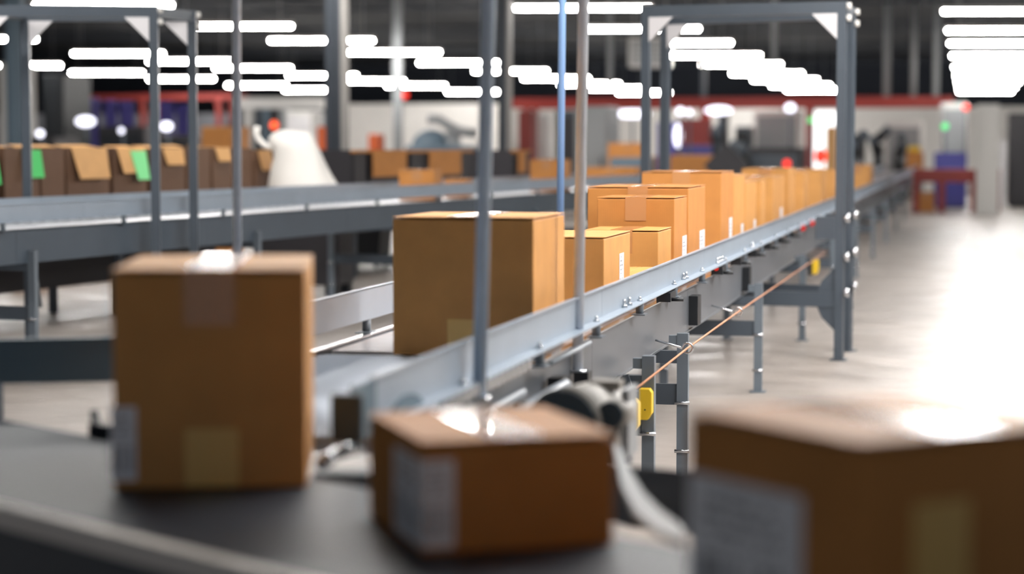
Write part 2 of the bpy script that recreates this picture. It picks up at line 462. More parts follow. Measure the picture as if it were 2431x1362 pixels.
# flared far guide at the near left end
b = MB(); pl = []
for k in range(15):
    f = k / 14.0
    pl.append((XR - WID - .6 * f ** 1.6, 5.36 - .42 * f + .1 * f * f))
for i in range(14):
    (xa, ya), (xb, yb) = pl[i], pl[i + 1]
    b.prism([(xa, ya, BELT + .055), (xb, yb, BELT + .055), (xb, yb, BELT + .17), (xa, ya, BELT + .17)], (0, .004, 0))
    b.prism([(xa, ya - .02, BELT + .17), (xb, yb - .02, BELT + .17), (xb, yb + .015, BELT + .17), (xa, ya + .015, BELT + .17)], (0, 0, .003))
g = b.build('curved_guide', M['teal'], main); g.location = (-XR, 0, 0)
for (xx, yy) in ((XR - WID - .03, 5.31), (XR - WID - .42, 5.12)):
    o = MB().box(xx - .015 - XR, xx + .015 - XR, yy - .015, yy + .015, BELT - .25, BELT + .07).build('guide_post', M['dark_steel'], main)

# second conveyor, further left, on a slightly different heading
A2 = at_z(0, 487, 1.45 - .372)
B2 = at_z(1480, 416, 1.45 - .372)
d2 = (B2 - A2); a2 = math.atan2(-d2.x, d2.y)
org = Vector((A2.x, A2.y, 0)) - Vector((d2.x, d2.y, 0)).normalized() * 5.0
L2 = Vector((d2.x, d2.y)).length + 5.0
BELT2 = 1.45 - .372 - .17
left = conveyor('roller_conveyor', 'grey roller conveyor with shiny rollers in front of the open cartons', 'conveyor',
                (org.x, org.y, 0), a2, .87, 0, L2 + 1, [(3.0, L2 + 1, .17, .055)], None,
                [1.4, 5.35, 8.6, 12.0, 15.5, 19], BELT2, 0, spacing=1.5, chan='channel_dark', rmat='roller_bright')
def on2(s, x=-.43, z=None):
    """a place on the second conveyor, s metres along"""
    c, sn = math.cos(a2), math.sin(a2)
    return Vector((org.x + x * c - s * sn, org.y + x * sn + s * c, BELT2 if z is None else z))
for s_ in (5.35,):
    b = MB(); b.bar((0, s_ + .0, .75), (-.5, s_ + .9, .35), .03); b.build('brace', M['leg'], left)

# ------------------------------------------------------------------ cartons
def carton(x, y, z, w, l, h, rz, label, group, tape_front=True, lab=None, mt='carton', patch=False, tape_front_low=False, seam='y', low_h=None, low_x=None, top_only=False):
    """front faces local -y; (x, y) is the middle of the front bottom edge"""
    t = thing('cardboard_box', label, 'cardboard box', (x, y, z), rz, group)
    th = .004
    b = MB(); b.box(-w / 2, w / 2, 0, l, 0.002, h - .0075); b.bevel(.0035, 2); b.build('carton_body', M[mt], t)
    g = .0015
    if seam == 'y':
        for s in (-1, 1):
            b = MB(); x0, x1 = (g, w / 2 + .0015) if s > 0 else (-w / 2 - .0015, -g)
            b.box(x0, x1, .001, l - .001, h - .0025, h + .0008)
            f = b.bevel(.0014, 1).build('top_flap', M[mt], t)
    else:
        for s in (0, 1):
            b = MB(); y0, y1 = (-.0015, l / 2 - g) if s == 0 else (l / 2 + g, l + .0015)
            b.box(-w / 2 + .001, w / 2 - .001, y0, y1, h - .0025, h + .0008)
            b.bevel(.0014, 1).build('top_flap', M[mt], t)
    tw = min(.05, w * .16)
    if tape_front:
        b = MB()
        if seam == 'y':
            b.box(-tw, tw, -.0015, l + .0015, h + .0008, h + .0022)
            dn = min(.11, h * .35)
            if not top_only: b.box(-tw, tw, -.0026, -.0012, h - dn, h + .0022)
            b.box(-tw, tw, l + .0012, l + .0026, h - dn, h + .0022)
        else:
            b.box(-w / 2 - .002, w / 2 + .002, l / 2 - tw, l / 2 + tw, h + .0008, h + .0022)
            b.box(w / 2 + .0004, w / 2 + .002, l / 2 - tw, l / 2 + tw, h - .08, h + .0022)
        b.build('packing_tape', M['tape'], t)
    if tape_front_low:
        b = MB(); lx = low_x or (-tw, tw * 1.1); b.box(lx[0], lx[1], -.0018, -.0003, .006, low_h or min(.12, h * .33)); b.build('bottom_tape', M['tape_pale'], t)
    if lab:
        e = .0012
        for q in lab:
            b = MB(); side, a0, a1, z0, z1 = q
            if side == 'f': b.quad_uv((a0, -e, z0), (a1, -e, z0), (a1, -e, z1), (a0, -e, z1))
            elif side == 'r': b.quad_uv((w / 2 + e, a0, z0), (w / 2 + e, a1, z0), (w / 2 + e, a1, z1), (w / 2 + e, a0, z1))
            elif side == 'l': b.quad_uv((-w / 2 - e, a1, z0), (-w / 2 - e, a0, z0), (-w / 2 - e, a0, z1), (-w / 2 - e, a1, z1))
            o = b.build('shipping_label', M['label'], t, fixn=False)
            o['label'] = 'white shipping label with barcode'
    return t

G1 = 'cartons in a row on the main conveyor'
def row_box(uL, uR, uR2, vT, X, label, hid=False, zb=BELT, **k):
    """front face between columns uL and uR, right side up to uR2, front top edge at row vT; X is its right side"""
    yf = at_x(uR, 500, X).y; yb = at_x(uR2, 500, X).y
    xl = at_y(uL, 500, yf).x; zt = at_y(uR, vT, yf).z
    w = X - xl; l = min(yb - yf, k.pop('lmax', 1.2))
    return carton((xl + X) / 2, yf, zb, w, l, zt - zb, 0, label, G1, **k)
XB = -1.352
row_box(932, 1266, 1340, 517, XB, 'big dark-fronted cardboard box nearest on the main conveyor, behind the blue-grey rod', top_only=True, tape_front_low=True, lab=[('r', .3, .46, .02, .12)])
row_box(1235, 1434, 1496, 563, XB, 'low cardboard box directly behind the big front one, label on its right side', lab=[('r', .36, .47, .06, .25)], tape_front=False, mt='carton')
row_box(1434, 1500, 1555, 655, XB, 'thin flat cardboard box lying just behind the low labelled one', tape_front=False)
YS = at_x(1563, 500, XB).y
b3 = row_box(1388, 1563, 1597, 547, XB, 'small cardboard box wedged between the low box and the taped box', tape_front=True, lmax=.42)
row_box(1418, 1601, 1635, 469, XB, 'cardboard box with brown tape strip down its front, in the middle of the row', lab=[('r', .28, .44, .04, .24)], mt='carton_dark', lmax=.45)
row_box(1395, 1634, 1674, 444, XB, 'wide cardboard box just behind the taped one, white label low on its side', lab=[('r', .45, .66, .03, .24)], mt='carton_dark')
row_box(1680, 1722, 1760, 572, XB, 'flat cardboard box lying low beside the tall fifth box', tape_front=False) if False else None
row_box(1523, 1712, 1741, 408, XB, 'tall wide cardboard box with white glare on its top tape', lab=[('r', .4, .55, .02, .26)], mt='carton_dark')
row_box(1600, 1742, 1768, 415, XB, 'tall pale-sided cardboard box right behind the wide tall one', lab=[('r', .4, .55, .02, .2)])
row_box(1700, 1770, 1795, 431, XB, 'narrow cardboard box behind the pair of tall ones', lab=[('r', .5, .64, .02, .2)])
row_box(1720, 1806, 1817, 428, XB, 'dark-fronted narrow cardboard box before the cream-sided one', tape_front=False)
row_box(1735, 1834, 1862, 420, XB, 'cream-sided cardboard box in the far half of the row', lab=[('r', .6, .8, .02, .22)])
row_box(1760, 1871, 1887, 400, XB, 'tallest box of the far half, bright tape glare on top')
row_box(1800, 1907, 1919, 408, XB, 'dark narrow cardboard box after the tallest far one')
row_box(1840, 1949, 1960, 402, XB, 'orange-lit cardboard box just left of the gantry post')
row_box(1870, 1979, 1985, 402, XB, 'last box before the gantry post, mostly hidden')
row_box(2005, 2062, 2079, 392, XB, 'lone cardboard box beyond the gantry post, farthest on the line')

# low flat boxes peeping under and beside the guide
G1b = G1
def low_box(uR, X, w, l, h, label, zb=BELT):
    yf = at_x(uR, 500, X).y
    return carton(X - w / 2, yf, zb, w, l, h, 0, label, G1b, tape_front=False)

# three cartons on the diagonal belt in front
BZ = BELT
def quad_box(p_near, ang, w, l, h, label, **k):
    """p_near = front left bottom corner; ang = heading of the front edge"""
    c = Vector((math.cos(ang), math.sin(ang), 0)); m = p_near + c * (w / 2)
    return carton(m.x, m.y, BZ, w, l, h, ang, label, 'cartons on the diagonal belt in front', **k)
pL = at_z(272, 1163, BZ); pR = at_z(745, 1152, BZ)
aL = math.atan2(pR.y - pL.y, pR.x - pL.x)
hL = at_y(262, 641, pL.y).z - BZ
quad_box(pL, math.radians(16.2), (pR - pL).length * .965, .56, hL, 'tall blurred cardboard box with small front label, leftmost on the diagonal belt',
         tape_front_low=True, lab=[('f', -.195, -.145, .018, .165)])
pN = at_z(1003, 1320, BZ); pR = at_z(1457, 1294, BZ)
aM = math.atan2(pR.y - pN.y, pR.x - pN.x)
hM = at_y(1003, 1050, pN.y).z - BZ
wM = (pR - pN).length
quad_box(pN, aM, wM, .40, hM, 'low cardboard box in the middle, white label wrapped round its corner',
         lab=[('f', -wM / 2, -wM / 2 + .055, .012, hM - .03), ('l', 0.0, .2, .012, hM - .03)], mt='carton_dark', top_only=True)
pK = at_z(2038, 1640, BZ)
hK = at_y(2038, 1050, pK.y).z - BZ
q1 = at_z(1594, 975, BZ + hK); q2 = at_z(2431, 1022, BZ + hK); q0 = Vector((pK.x, pK.y, BZ + hK))
aK = math.atan2(q2.y - q0.y, q2.x - q0.x); aK2 = math.atan2(q1.y - q0.y, q1.x - q0.x) - PI / 2
aKm = (aK + aK2) / 2
lK = (q1 - q0).length; wK = .36
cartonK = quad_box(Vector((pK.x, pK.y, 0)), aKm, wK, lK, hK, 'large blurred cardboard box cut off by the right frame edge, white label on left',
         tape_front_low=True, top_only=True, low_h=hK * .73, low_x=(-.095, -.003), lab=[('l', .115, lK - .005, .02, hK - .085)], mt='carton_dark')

# ------------------------------------------------------------------ diagonal belt in front
u_ = Vector((.746, -.666, 0)).normalized()
i1 = at_z(0, 1192, BZ); i2 = at_z(650, 1352, BZ)
u_ = (i2 - i1).normalized(); u_.z = 0
o2 = at_z(250, 1045, BZ)
n_ = Vector((-u_.y, u_.x, 0))
if n_.dot(o2 - i1) < 0: n_ = -n_
wd_ = n_.dot(o2 - i1)
hd = math.atan2(u_.y, u_.x)
org3 = i1 - u_ * 1.6
dg = thing('belt_conveyor', 'dark belt conveyor running diagonally under the three front boxes', 'conveyor', (org3.x, org3.y, 0), hd)
LB = 4.6
b = MB(); b.box(0, LB, .012, wd_, BZ - .012, BZ).build('belt', M['belt'], dg)
b = MB(); b.box(0, LB, -.03, .012, BZ - .04, BZ + .001).bevel(.003).build('edge_guide', M['stripe'], dg)
b = MB(); b.box(0, LB, wd_, wd_ + .012, BZ - .03, BZ + .001).bevel(.003).build('edge_guide', M['leg'], dg)
b = MB(); b.box(0, LB, .0, .012, BZ - .24, BZ - .03); b.box(0, LB, -.05, .0, BZ - .245, BZ - .235); b.build('side_frame', M['dark_steel'], dg)
b = MB(); b.box(0, LB, wd_ - .012, wd_, BZ - .2, BZ - .03); b.build('side_frame', M['dark_steel'], dg)
for xx in (.5, 2.2, 3.9):
    for yy in (.03, wd_ - .03):
        MB().box(xx - .025, xx + .025, yy - .02, yy + .02, 0, BZ - .04).build('leg', M['leg'], dg)

q = at_z(228, 1000, BZ); lx_ = (q - org3).dot(u_) + .24
b = MB(); b.box(lx_ - .03, lx_ + .06, wd_ + .012, wd_ + .04, BZ - .02, BZ + .03); b.bar((lx_ - .02, wd_ + .03, BZ + .02), (lx_ - .08, wd_ + .06, BZ + .045), .02); b.bevel(.003, 1)
b.build('side_latch', M['black'], dg)
# transfer rollers and chrome shafts where the two lines meet
def P3(u, v, z): return at_z(u, v, z)
tr = thing('transfer_unit', 'chrome shafts and dark bracket between the tall front box and the middle box', 'conveyor part', (0, 0, 0))
p = P3(815, 1075, BZ - .01)
for k, (ua, va, ub, vb) in enumerate(((765, 1100, 800, 1075), (800, 1075, 850, 1062))):
    a, b2 = P3(ua, va, BZ + .005), P3(ub, vb, BZ + .005)
    MB().cyl(a, b2, .016, n=16).build('chrome_shaft', M['steel'], tr)
a = at_y(790, 932, 4.24); b2 = at_y(866, 1050, 4.24)
o = MB().box(a.x, b2.x, 4.22, 4.24, b2.z, a.z).bevel(.004).build('bracket', M['motor_cap'], tr)
a = P3(770, 1120, BZ - .03)
o = MB().box(a.x - .02, a.x + .25, a.y - .02, a.y + .05, BZ - .3, BZ - .03).build('bracket_plate', M['dark_steel'], tr)

pts = [P3(u, v, BZ - .02) for u, v in ((1455, 1066), (1474, 1072), (1495, 1125), (1530, 1185), (1572, 1228), (1622, 1266), (1622, 1300), (1560, 1275), (1508, 1230), (1476, 1165))]
MB().prism(pts, (0, 0, .012)).build('corner_strip', M['grey'], tr)
# guard plate right of the middle box
gp = thing('guard_panel', 'dark grey guard panel between the middle box and the right box', 'panel')
a = at_y(1478, 1040, 4.55); b2 = at_y(1600, 1050, 4.45)
MB().prism([(a.x - .25, 4.6, BZ - .02), (b2.x + .18, 4.42, BZ - .02), (b2.x + .18, 4.42, BZ - .16), (a.x + .02, 4.55, BZ - .16), (a.x - .25, 4.6, BZ - .1)], (0, .006, 0)).build('panel', M['dark_steel'], gp)
for xx in (a.x - .15, b2.x + .12):
    MB().box(xx - .015, xx + .015, 4.57, 4.6, 0, BZ - .05).build('leg', M['leg'], gp)

# ------------------------------------------------------------------ gear motor
A_ = at_z(1335, 1010, .70); 
mo = thing('gear_motor', 'grey round drive motor with dark end cover beside the main conveyor', 'motor')
c0 = at_y(1335, 1012, 5.3); c1 = at_y(1428, 985, 5.72)
ax = (c1 - c0).normalized()
MB().cyl(c0, c1, .098, n=32).build('motor_body', M['motor'], mo)
MB().cyl(c0 - ax * .012, c0 - ax * .0005, .092, n=32).build('end_cover', M['motor_cap'], mo)
e0 = at_y(1449, 985, 5.35); e1 = e0 + ax * .16
MB().cyl(e0, e1, .036, n=20).build('gear_housing', M['motor'], mo); MB().cyl(e0 - ax * .01, e0 - ax * .0005, .034, n=20).build('shaft_cap', M['motor_cap'], mo)
q = at_y(1490, 1000, 5.5)
b = MB(); b.box(q.x - .008, q.x + .012, 5.44, 5.6, q.z - .09, q.z + .09); b.build('mounting_plate', M['grey'], mo)
MB().box(c0.x - .2, q.x, 5.55, 5.6, c0.z - .13, c0.z - .09).build('mounting_bar', M['dark_steel'], mo)
b = MB(); q = at_y(1450, 912, 5.6); b.box(q.x - .05, q.x + .03, 5.56, 5.64, q.z - .012, q.z + .012); b.build('terminal_box', M['motor'], mo)

# ------------------------------------------------------------------ rods
def rod(ub, vb, ut, vt, Y, r, m, label, clamp=True):
    a = at_y(ub, vb, Y); t_ = at_y(ut, vt, Y)
    d = (t_ - a); k = (CEIL - a.z) / d.z; top = a + d * k
    o = thing('support_rod', label, 'rod', a, 0, 'upright rods along the conveyors')
    MB().cyl((0, 0, 0), top - a, r, n=20).build('pole', m, o)
    if clamp:
        b = MB(); b.cyl((0, 0, .0), (0, 0, .012), r + .014, n=16); b.bar((0, 0, .006), (XR - .0 - a.x, 0, .006), .012, .02) if abs(XR - a.x) < .3 else None
        b.build('clamp', M['steel'], o)
    return o
rod(1137, 950, 1160, 0, 5.35, .0185, M['rod'], 'blurred blue-grey upright rod in front of the big box')
rod(1371, 885, 1385, 0, 6.95, .0185, M['rod_grey'], 'grey upright rod standing at the right channel of the main conveyor')
yy = at_x(564, 600, -2.18).y
rod(564, 705, 561, 0, yy, .0135, M['rod_grey'], 'thin grey upright rod rising behind the tall front box')
yy = at_x(1331, 600, -2.2).y
rod(1330, 528, 1335, 0, yy, .0205, M['rod_blue'], 'bright blue upright rod rising behind the big box', clamp=False)

# ------------------------------------------------------------------ gantries
def gantry(label, frames, zt, post, low=True):
    """frames: (left foot, right foot) of the front and the rear frame"""
    g = thing('gantry_frame', label, 'gantry', (0, 0, 0), 0)
    for A, B in frames:
        A = Vector((A[0], A[1], 0)); B = Vector((B[0], B[1], 0)); e = (B - A).normalized(); n = Vector((e.y, -e.x, 0)); L = (B - A).length
        T = Matrix(((e.x, -n.x, 0, A.x), (e.y, -n.y, 0, A.y), (0, 0, 1, 0), (0, 0, 0, 1)))
        p = post / 2
        for x in (0, L):
            lo = MB(); lo.box(x - p, x + p, -p, p, 0.01, zt, T); lo.box(x - p * 1.8, x + p * 1.8, -p * 1.8, p * 1.8, 0, .01, T)
            lo.build('post', M['dark_steel'], g)
        MB().box(p, L - p, -.03, .03, zt - .08, zt, T).build('beam', M['dark_steel'], g)
        for x, s in ((p, 1), (L - p, -1)):
            b = MB(); b.prism([T @ Vector((x, -.036, zt - .08)), T @ Vector((x + s * .17, -.036, zt - .08)), T @ Vector((x, -.036, zt - .25))], T.to_3x3() @ Vector((0, .006, 0))); b.build('gusset', M['gusset'], g)
        for z_ in (zt + .0, zt - .08):
            q = T @ Vector((L, 0, z_)); MB().cyl((q.x + p, q.y, z_ - .03), (q.x + p + .03, q.y, z_ - .03), .022, n=10).build('bolt', M['white'], g)
        if low:
            MB().box(p, L - p, -.02, .02, .36, .46, T).build('cross_bar', M['dark_steel'], g)
            for z0, dz in ((.36, -.16), (.46, .17)):
                x = L - p
                b = MB(); b.prism([T @ Vector((x, -.01, z0)), T @ Vector((x - .12, -.01, z0)), T @ Vector((x - .09, -.01, z0 + dz * .45)), T @ Vector((x, -.01, z0 + dz))], T.to_3x3() @ Vector((0, .02, 0))); b.build('corner_plate', M['dark_steel'], g)
            MB().box(L - p - .13, L - p, -.04, .04, .82, .97, T).build('conveyor_bracket', M['dark_steel'], g)
            for zz in (.46, .70, .96):
                b = MB(); q = T @ Vector((L, 0, 0)); b.cyl((q.x + p, q.y - .02, zz), (q.x + p + .035, q.y - .02, zz), .03, n=12)
                b.build('clamp', M['steel'], g)
    for k in (0, 1):
        a, b_ = frames[0][k], frames[1][k]
        MB().bar((a[0], a[1] + .03, zt - .04), (b_[0], b_[1] - .03, zt - .04), .05, .07).build('tie_beam', M['dark_steel'], g)
    return g
PX = XR - WID - .105
gantry('dark steel gantry over the main conveyor with pale corner gussets',
       (((PX, 14.5), (-.84, 14.33)), ((PX, 15.45), (-.82, 14.99))), 2.41, .058)
def loc2(x, u):
    s = s_of(u, -.87 - x); q = on2(s, x); return (q.x, q.y)
def s_of(u, off):
    """distance along the second line where column u meets the parallel at off behind its far guide"""
    lo, hi = 0.0, 60.0
    for _ in range(50):
        m = (lo + hi) / 2; q = on2(m, -.87 - off, 1.0) - EYE
        uu = W_ / 2 + FPX * q.dot(Rv) / q.dot(Fv)
        if uu < u: lo = m
        else: hi = m
    return lo
gantry('dark steel gantry over the left conveyor, left of the thin rod',
       ((loc2(-.98, -40), loc2(.11, 370)), (loc2(-.98, 66), loc2(.11, 460))), 2.42, .062, low=False)

# ------------------------------------------------------------------ pull cord, rings, yellow switches
XC = -1.155
pc = thing('emergency_cord_line', 'orange emergency pull cord strung along the right side of the main conveyor', 'cord')
ps = [at_x(u, v, XC) for u, v in ((1494, 935), (1632, 826), (1752, 740), (1900, 639), (1960, 598))]
MB().tube(ps, .0045, n=8).build('cord', M['cord'], pc)
for k, (u, v, nm) in enumerate(((1632, 826, 'nearer'), (1752, 740, 'farther'))):
    p = at_x(u, v, XC)
    o = thing('eye_bolt', 'steel eye bolt guiding the orange cord, the %s of two' % nm, 'eye bolt', p, 0, 'eye bolts on the pull cord')
    MB().tube([(.022 * math.cos(a), 0, .022 * math.sin(a)) for a in [2 * PI * i / 20 for i in range(20)]], .0045, n=8, closed=True).build('ring', M['steel'], o)
    MB().cyl((-.022, 0, .0), (XR - XC - .01, .02, .03), .005, n=8).build('shank', M['steel'], o)
def yellow_switch(u, v, Y, label, s=1.0):
    p = at_y(u, v, Y)
    o = thing('pull_switch', label, 'switch', p, 0, 'yellow pull-cord switches')
    b = MB(); pts = []
    for (x, z) in ((-.022, .06), (.018, .06), (.028, .045), (.028, -.035), (.012, -.06), (-.022, -.06)): pts.append((x * s, 0, z * s))
    b.prism(pts, (0, .05 * s, 0)).bevel(.003).build('housing', M['yellow'], o)
    MB().cyl((0.002, 0, -.02 * s), (0.002, -.003, -.02 * s), .003, n=8).build('screw', M['black'], o)
    MB().box(-.05 * s, -.022 * s, .0, .04 * s, -.07 * s, .05 * s).build('back_plate', M['black'], o)
    MB().bar((-.035, .02, -.0), (XR + .03 - p.x - .02, .02, BELT - .2 - p.z), .016).build('bracket', M['dark_steel'], o)
yellow_switch(1530, 960, 7.95, 'yellow emergency switch box beside the nearest conveyor leg')
yellow_switch(1497, 988, 7.6, 'yellow switch partly hidden behind the motor', 1.05)
yellow_switch(1935, 633, 17.0, 'small blurred yellow switch far along the conveyor left of gantry post')

# ------------------------------------------------------------------ columns
def column(u0, u1, Y, label, m, edge=True, zt=CEIL):
    x0, x1 = px_span(u0, u1, Y)
    o = thing('steel_column', label, 'column', ((x0 + x1) / 2, Y, 0), 0, 'building columns'); w = (x1 - x0)
    b = MB(); b.box(-w / 2, w / 2, -.01, .01, 0, zt); b.box(-w / 2, -w / 2 + .02, -.12, .12, 0, zt); b.box(w / 2 - .02, w / 2, -.12, .12, 0, zt)
    b.build('web', M[m], o)
    MB().box(-w / 2 - .05, w / 2 + .05, -.17, .17, 0, .03).build('base_plate', M[m], o)
    if edge: MB().box(w / 2, w / 2 + .05, -.1, .1, .03, zt).build('edge_strip', M['column_edge'], o)  # paler strip along the right edge of the column
    return o
column(780, 815, 25.5, 'thick dark steel column right of the white draped bag', 'column')
column(1186, 1206, 35, 'dark steel column behind the front rod of the main conveyor', 'column')
column(936, 954, 55, 'slim grey column against the pale far screen', 'grey', edge=False)
column(22, 60, 40, 'broad slate-blue column at the left picture edge', 'slate', edge=False)
column(2318, 2372, 46, 'broad white column behind the red table', 'white', edge=False, zt=2.32)
column(1665, 1674, 60, 'thin dark post between the lit work bays', 'column', edge=False)
column(800, 806, 58, 'slim pale post near the dark column', 'grey', edge=False)

# drop pipes
for i, (u, vt, vb, Y, w, lb) in enumerate(((2105, 75, 235, 58, .2, 'left'), (2168, 160, 240, 60, .16, 'middle'), (2222, 110, 240, 62, .18, 'right'), (1448, 90, 205, 50, .14, 'far left'), (1838, 85, 150, 48, .12, 'short'))):
    p = at_y(u, vb, Y)
    o = tag(MB().cyl((p.x, Y, p.z), (p.x, Y, CEIL), w / 2, n=12).build('drop_pipe', M['grey']), 'pale vertical drop pipe under the dark ceiling, the %s one' % lb, 'pipe', 'drop pipes below the ceiling')

# ------------------------------------------------------------------ open cartons behind the second conveyor
G3 = 'open cartons on the bench behind the left conveyor'
def back_point(s, off): return on2(s, -.87 - off, 0)
bench = thing('packing_bench', 'dark bench holding the open cartons behind the left conveyor', 'bench', (org.x, org.y, 0), a2)
BH = .72
BE = s_of(646, .95) - .1
MB().box(-2.5, -1.75, 3.5, BE, BH - .06, BH).build('bench_top', M['tote'], bench)
MB().box(-2.44, -2.40, 3.5, BE, .22, BH - .06).build('dark_panel', M['tote'], bench)  # added dark sheet, hides the floor behind the bench
for yy in (3.6, 6.6, 9.6, BE - .1):
    for xx in (-2.45, -1.8):
        MB().box(xx - .03, xx + .03, yy - .03, yy + .03, 0, BH - .06).build('leg', M['dark_steel'], bench)
def open_box(s, w, d, h, mt, label, flap=None, z=BH, off=.72, flapm='carton_side', fw=None, tagm=None, group=G3, tilt=.12):
    """carton with its flaps folded outward; front faces the conveyor (+x of the conveyor's frame)"""
    p = on2(s, -.87 - off, z)
    t = thing('open_carton', label, 'open carton', p, a2 + PI / 2, group)
    # local: -y faces the conveyor side, x along the line
    th = .006
    b = MB(); b.box(-w / 2, w / 2, 0, th, 0, h); b.box(-w / 2, w / 2, d - th, d, 0, h); b.box(-w / 2, -w / 2 + th, th, d - th, 0, h); b.box(w / 2 - th, w / 2, th, d - th, 0, h); b.box(-w / 2, w / 2, 0, d, 0, th)
    b.build('carton_body', M[mt], t)
    if flap:
        fw = fw or w * .9
        b = MB(); b.prism([(-fw / 2, -.003, h), (fw / 2, -.003, h), (fw / 2 * .85, -.003 - flap * tilt * 2, h - flap), (-fw / 2 * .85, -.003 - flap * tilt * 2, h - flap)], (0, -.005, 0))
        b.build('front_flap', M[flapm], t)
    for sx in (-1, 1):
        b = MB(); b.prism([(sx * w / 2, .01, h), (sx * w / 2, d - .01, h), (sx * (w / 2 + .0), d - .03, h + .004), (sx * (w / 2 + .0), .03, h + .004)], (sx * .004, 0, 0)); b.bm.free()
    b = MB(); b.prism([(-w / 2 * .95, d, h), (w / 2 * .95, d, h), (w / 2 * .9, d + .1, h + .02), (-w / 2 * .9, d + .1, h + .02)], (0, 0, .005)); b.build('back_flap', M[flapm], t)
    if tagm:
        tg, x0, x1, z0, z1 = tagm
        b = MB(); b.prism([(x0, -.012 - (h - z1) * tilt * 2, z1), (x1, -.012 - (h - z1) * tilt * 2, z1), (x1 - .04, -.016 - (h - z0) * tilt * 2, z0), (x0 + .03, -.016 - (h - z0) * tilt * 2, z0)], (0, -.004, 0)); b.build('green_tag', M[tg], t)
    return t
def h_at(u, v, off):
    s = s_of(u, off); q = on2(s, -.87 - off, 1.0) - EYE; dep = q.dot(Fv)
    # solve z for row v
    r = ray(u, v); hor = math.hypot(q.x, q.y) / math.hypot(r.x, r.y)
    return EYE.z + r.z * hor
spec = [(-80, -4, 'carton_dark', None, 'open carton with a green tag cut by the left edge', ('green', -.02, .22, 0, 0), 352),
        (10, 95, 'carton_dark', None, 'open carton with a bright green sheet hanging over its front', ('green', 0, 1, 0, 0), 350),
        (98, 155, 'carton_dark', 0, 'plain dark open carton right of the bright green sheet', None, 352),
        (158, 262, 'carton_side', 70, 'open carton with its pale front flap folded down', None, 350),
        (268, 350, 'carton_side', 60, 'open carton with a pale green tag and side flap', ('green_pale', 0, 1, 0, 0), 350),
        (380, 440, 'carton_dark', 40, 'reddish open carton between the two gantry posts', None, 352),
        (445, 500, 'carton_dark', 0, 'dark open carton just behind the rear gantry post', None, 352),
        (505, 550, 'carton_side', 35, 'open carton with short flap left of the thin rod', None, 350),
        (575, 600, 'carton_dark', 0, 'narrow dark open carton right of the thin rod', None, 352),
        (606, 646, 'carton_side', 55, 'tan-flapped open carton touching the white draped bag', None, 355)]
OFF = .95
for (u0, u1, mt, fl, lb, tg, vt) in spec:
    s0, s1 = s_of(u0, OFF), s_of(u1, OFF)
    zt = h_at((u0 + u1) / 2, vt, OFF); h = zt - BH; w = s1 - s0
    pxm = h / (h_at((u0 + u1) / 2, vt, OFF) - BH) * (w / (u1 - u0)) * .9
    tm = None
    if tg: tm = (tg[0], -w / 2 * .1, w / 2 * .8, h - .28, h - .03)
    if tg and tg[0] == 'green' and u0 > 0: tm = ('green', -w * .05, w * .48, h - .24, h - .02)
    open_box((s0 + s1) / 2, w * .96, .5, h, 'carton_brown', lb, flap=(fl * .0037 if fl else None), off=OFF, fw=w * .8, tagm=tm, flapm='carton_side')
# dark totes with brown front cards, further right
G4 = 'dark totes behind the left conveyor'
sh = thing('tote_shelf', 'low dark shelf under the row of dark totes', 'shelf', (org.x, org.y, 0), a2)
t0, t1 = s_of(836, 1.0), s_of(1262, 1.0)
MB().box(-2.6, -1.85, t0, t1, .5, .56).build('shelf_board', M['tote'], sh)
for yy in (t0 + .1, (t0 + t1) / 2, t1 - .1):
    for xx in (-2.55, -1.9): MB().box(xx - .03, xx + .03, yy - .03, yy + .03, 0, .5).build('leg', M['dark_steel'], sh)
for (u0, u1, c0_, c1_, lb) in ((838, 872, None, None, 'dark tote right of the thick dark column'), (876, 968, 880, 960, 'dark tote with a brown card, left one of the pair'),
                          (972, 1122, 1012, 1088, 'dark tote with a brown card, right one of the pair'), (1218, 1258, 1226, 1244, 'dark tote with a narrow orange card right of the second column')):
    s0, s1 = s_of(u0, 1.0), s_of(u1, 1.0); zt = h_at((u0 + u1) / 2, 356, 1.0); w = s1 - s0
    p = on2((s0 + s1) / 2, -1.87, .56)
    t = thing('storage_tote', lb, 'tote', p, a2 + PI / 2, G4); h = zt - .56
    b = MB(); b.box(-w / 2 + .02, w / 2 - .02, 0, .02, 0, h); b.box(-w / 2 + .02, w / 2 - .02, .6, .62, 0, h); b.box(-w / 2 + .02, -w / 2 + .04, 0, .62, 0, h); b.box(w / 2 - .04, w / 2 - .02, 0, .62, 0, h); b.box(-w / 2 + .02, w / 2 - .02, 0, .62, 0, .02)
    b.build('tote_body', M['tote'], t)
    b = MB(); b.box(-w / 2, w / 2, -.02, .03, h - .03, h); b.build('rim', M['carton_dark'], t)
    if c0_:
        k = w / (u1 - u0); xx0 = -w / 2 + (c0_ - u0) * k; xx1 = -w / 2 + (c1_ - u0) * k
        MB().box(xx0, xx1, -.03, -.022, h - .30, h - .01).build('card', M['carton_dark'], t)

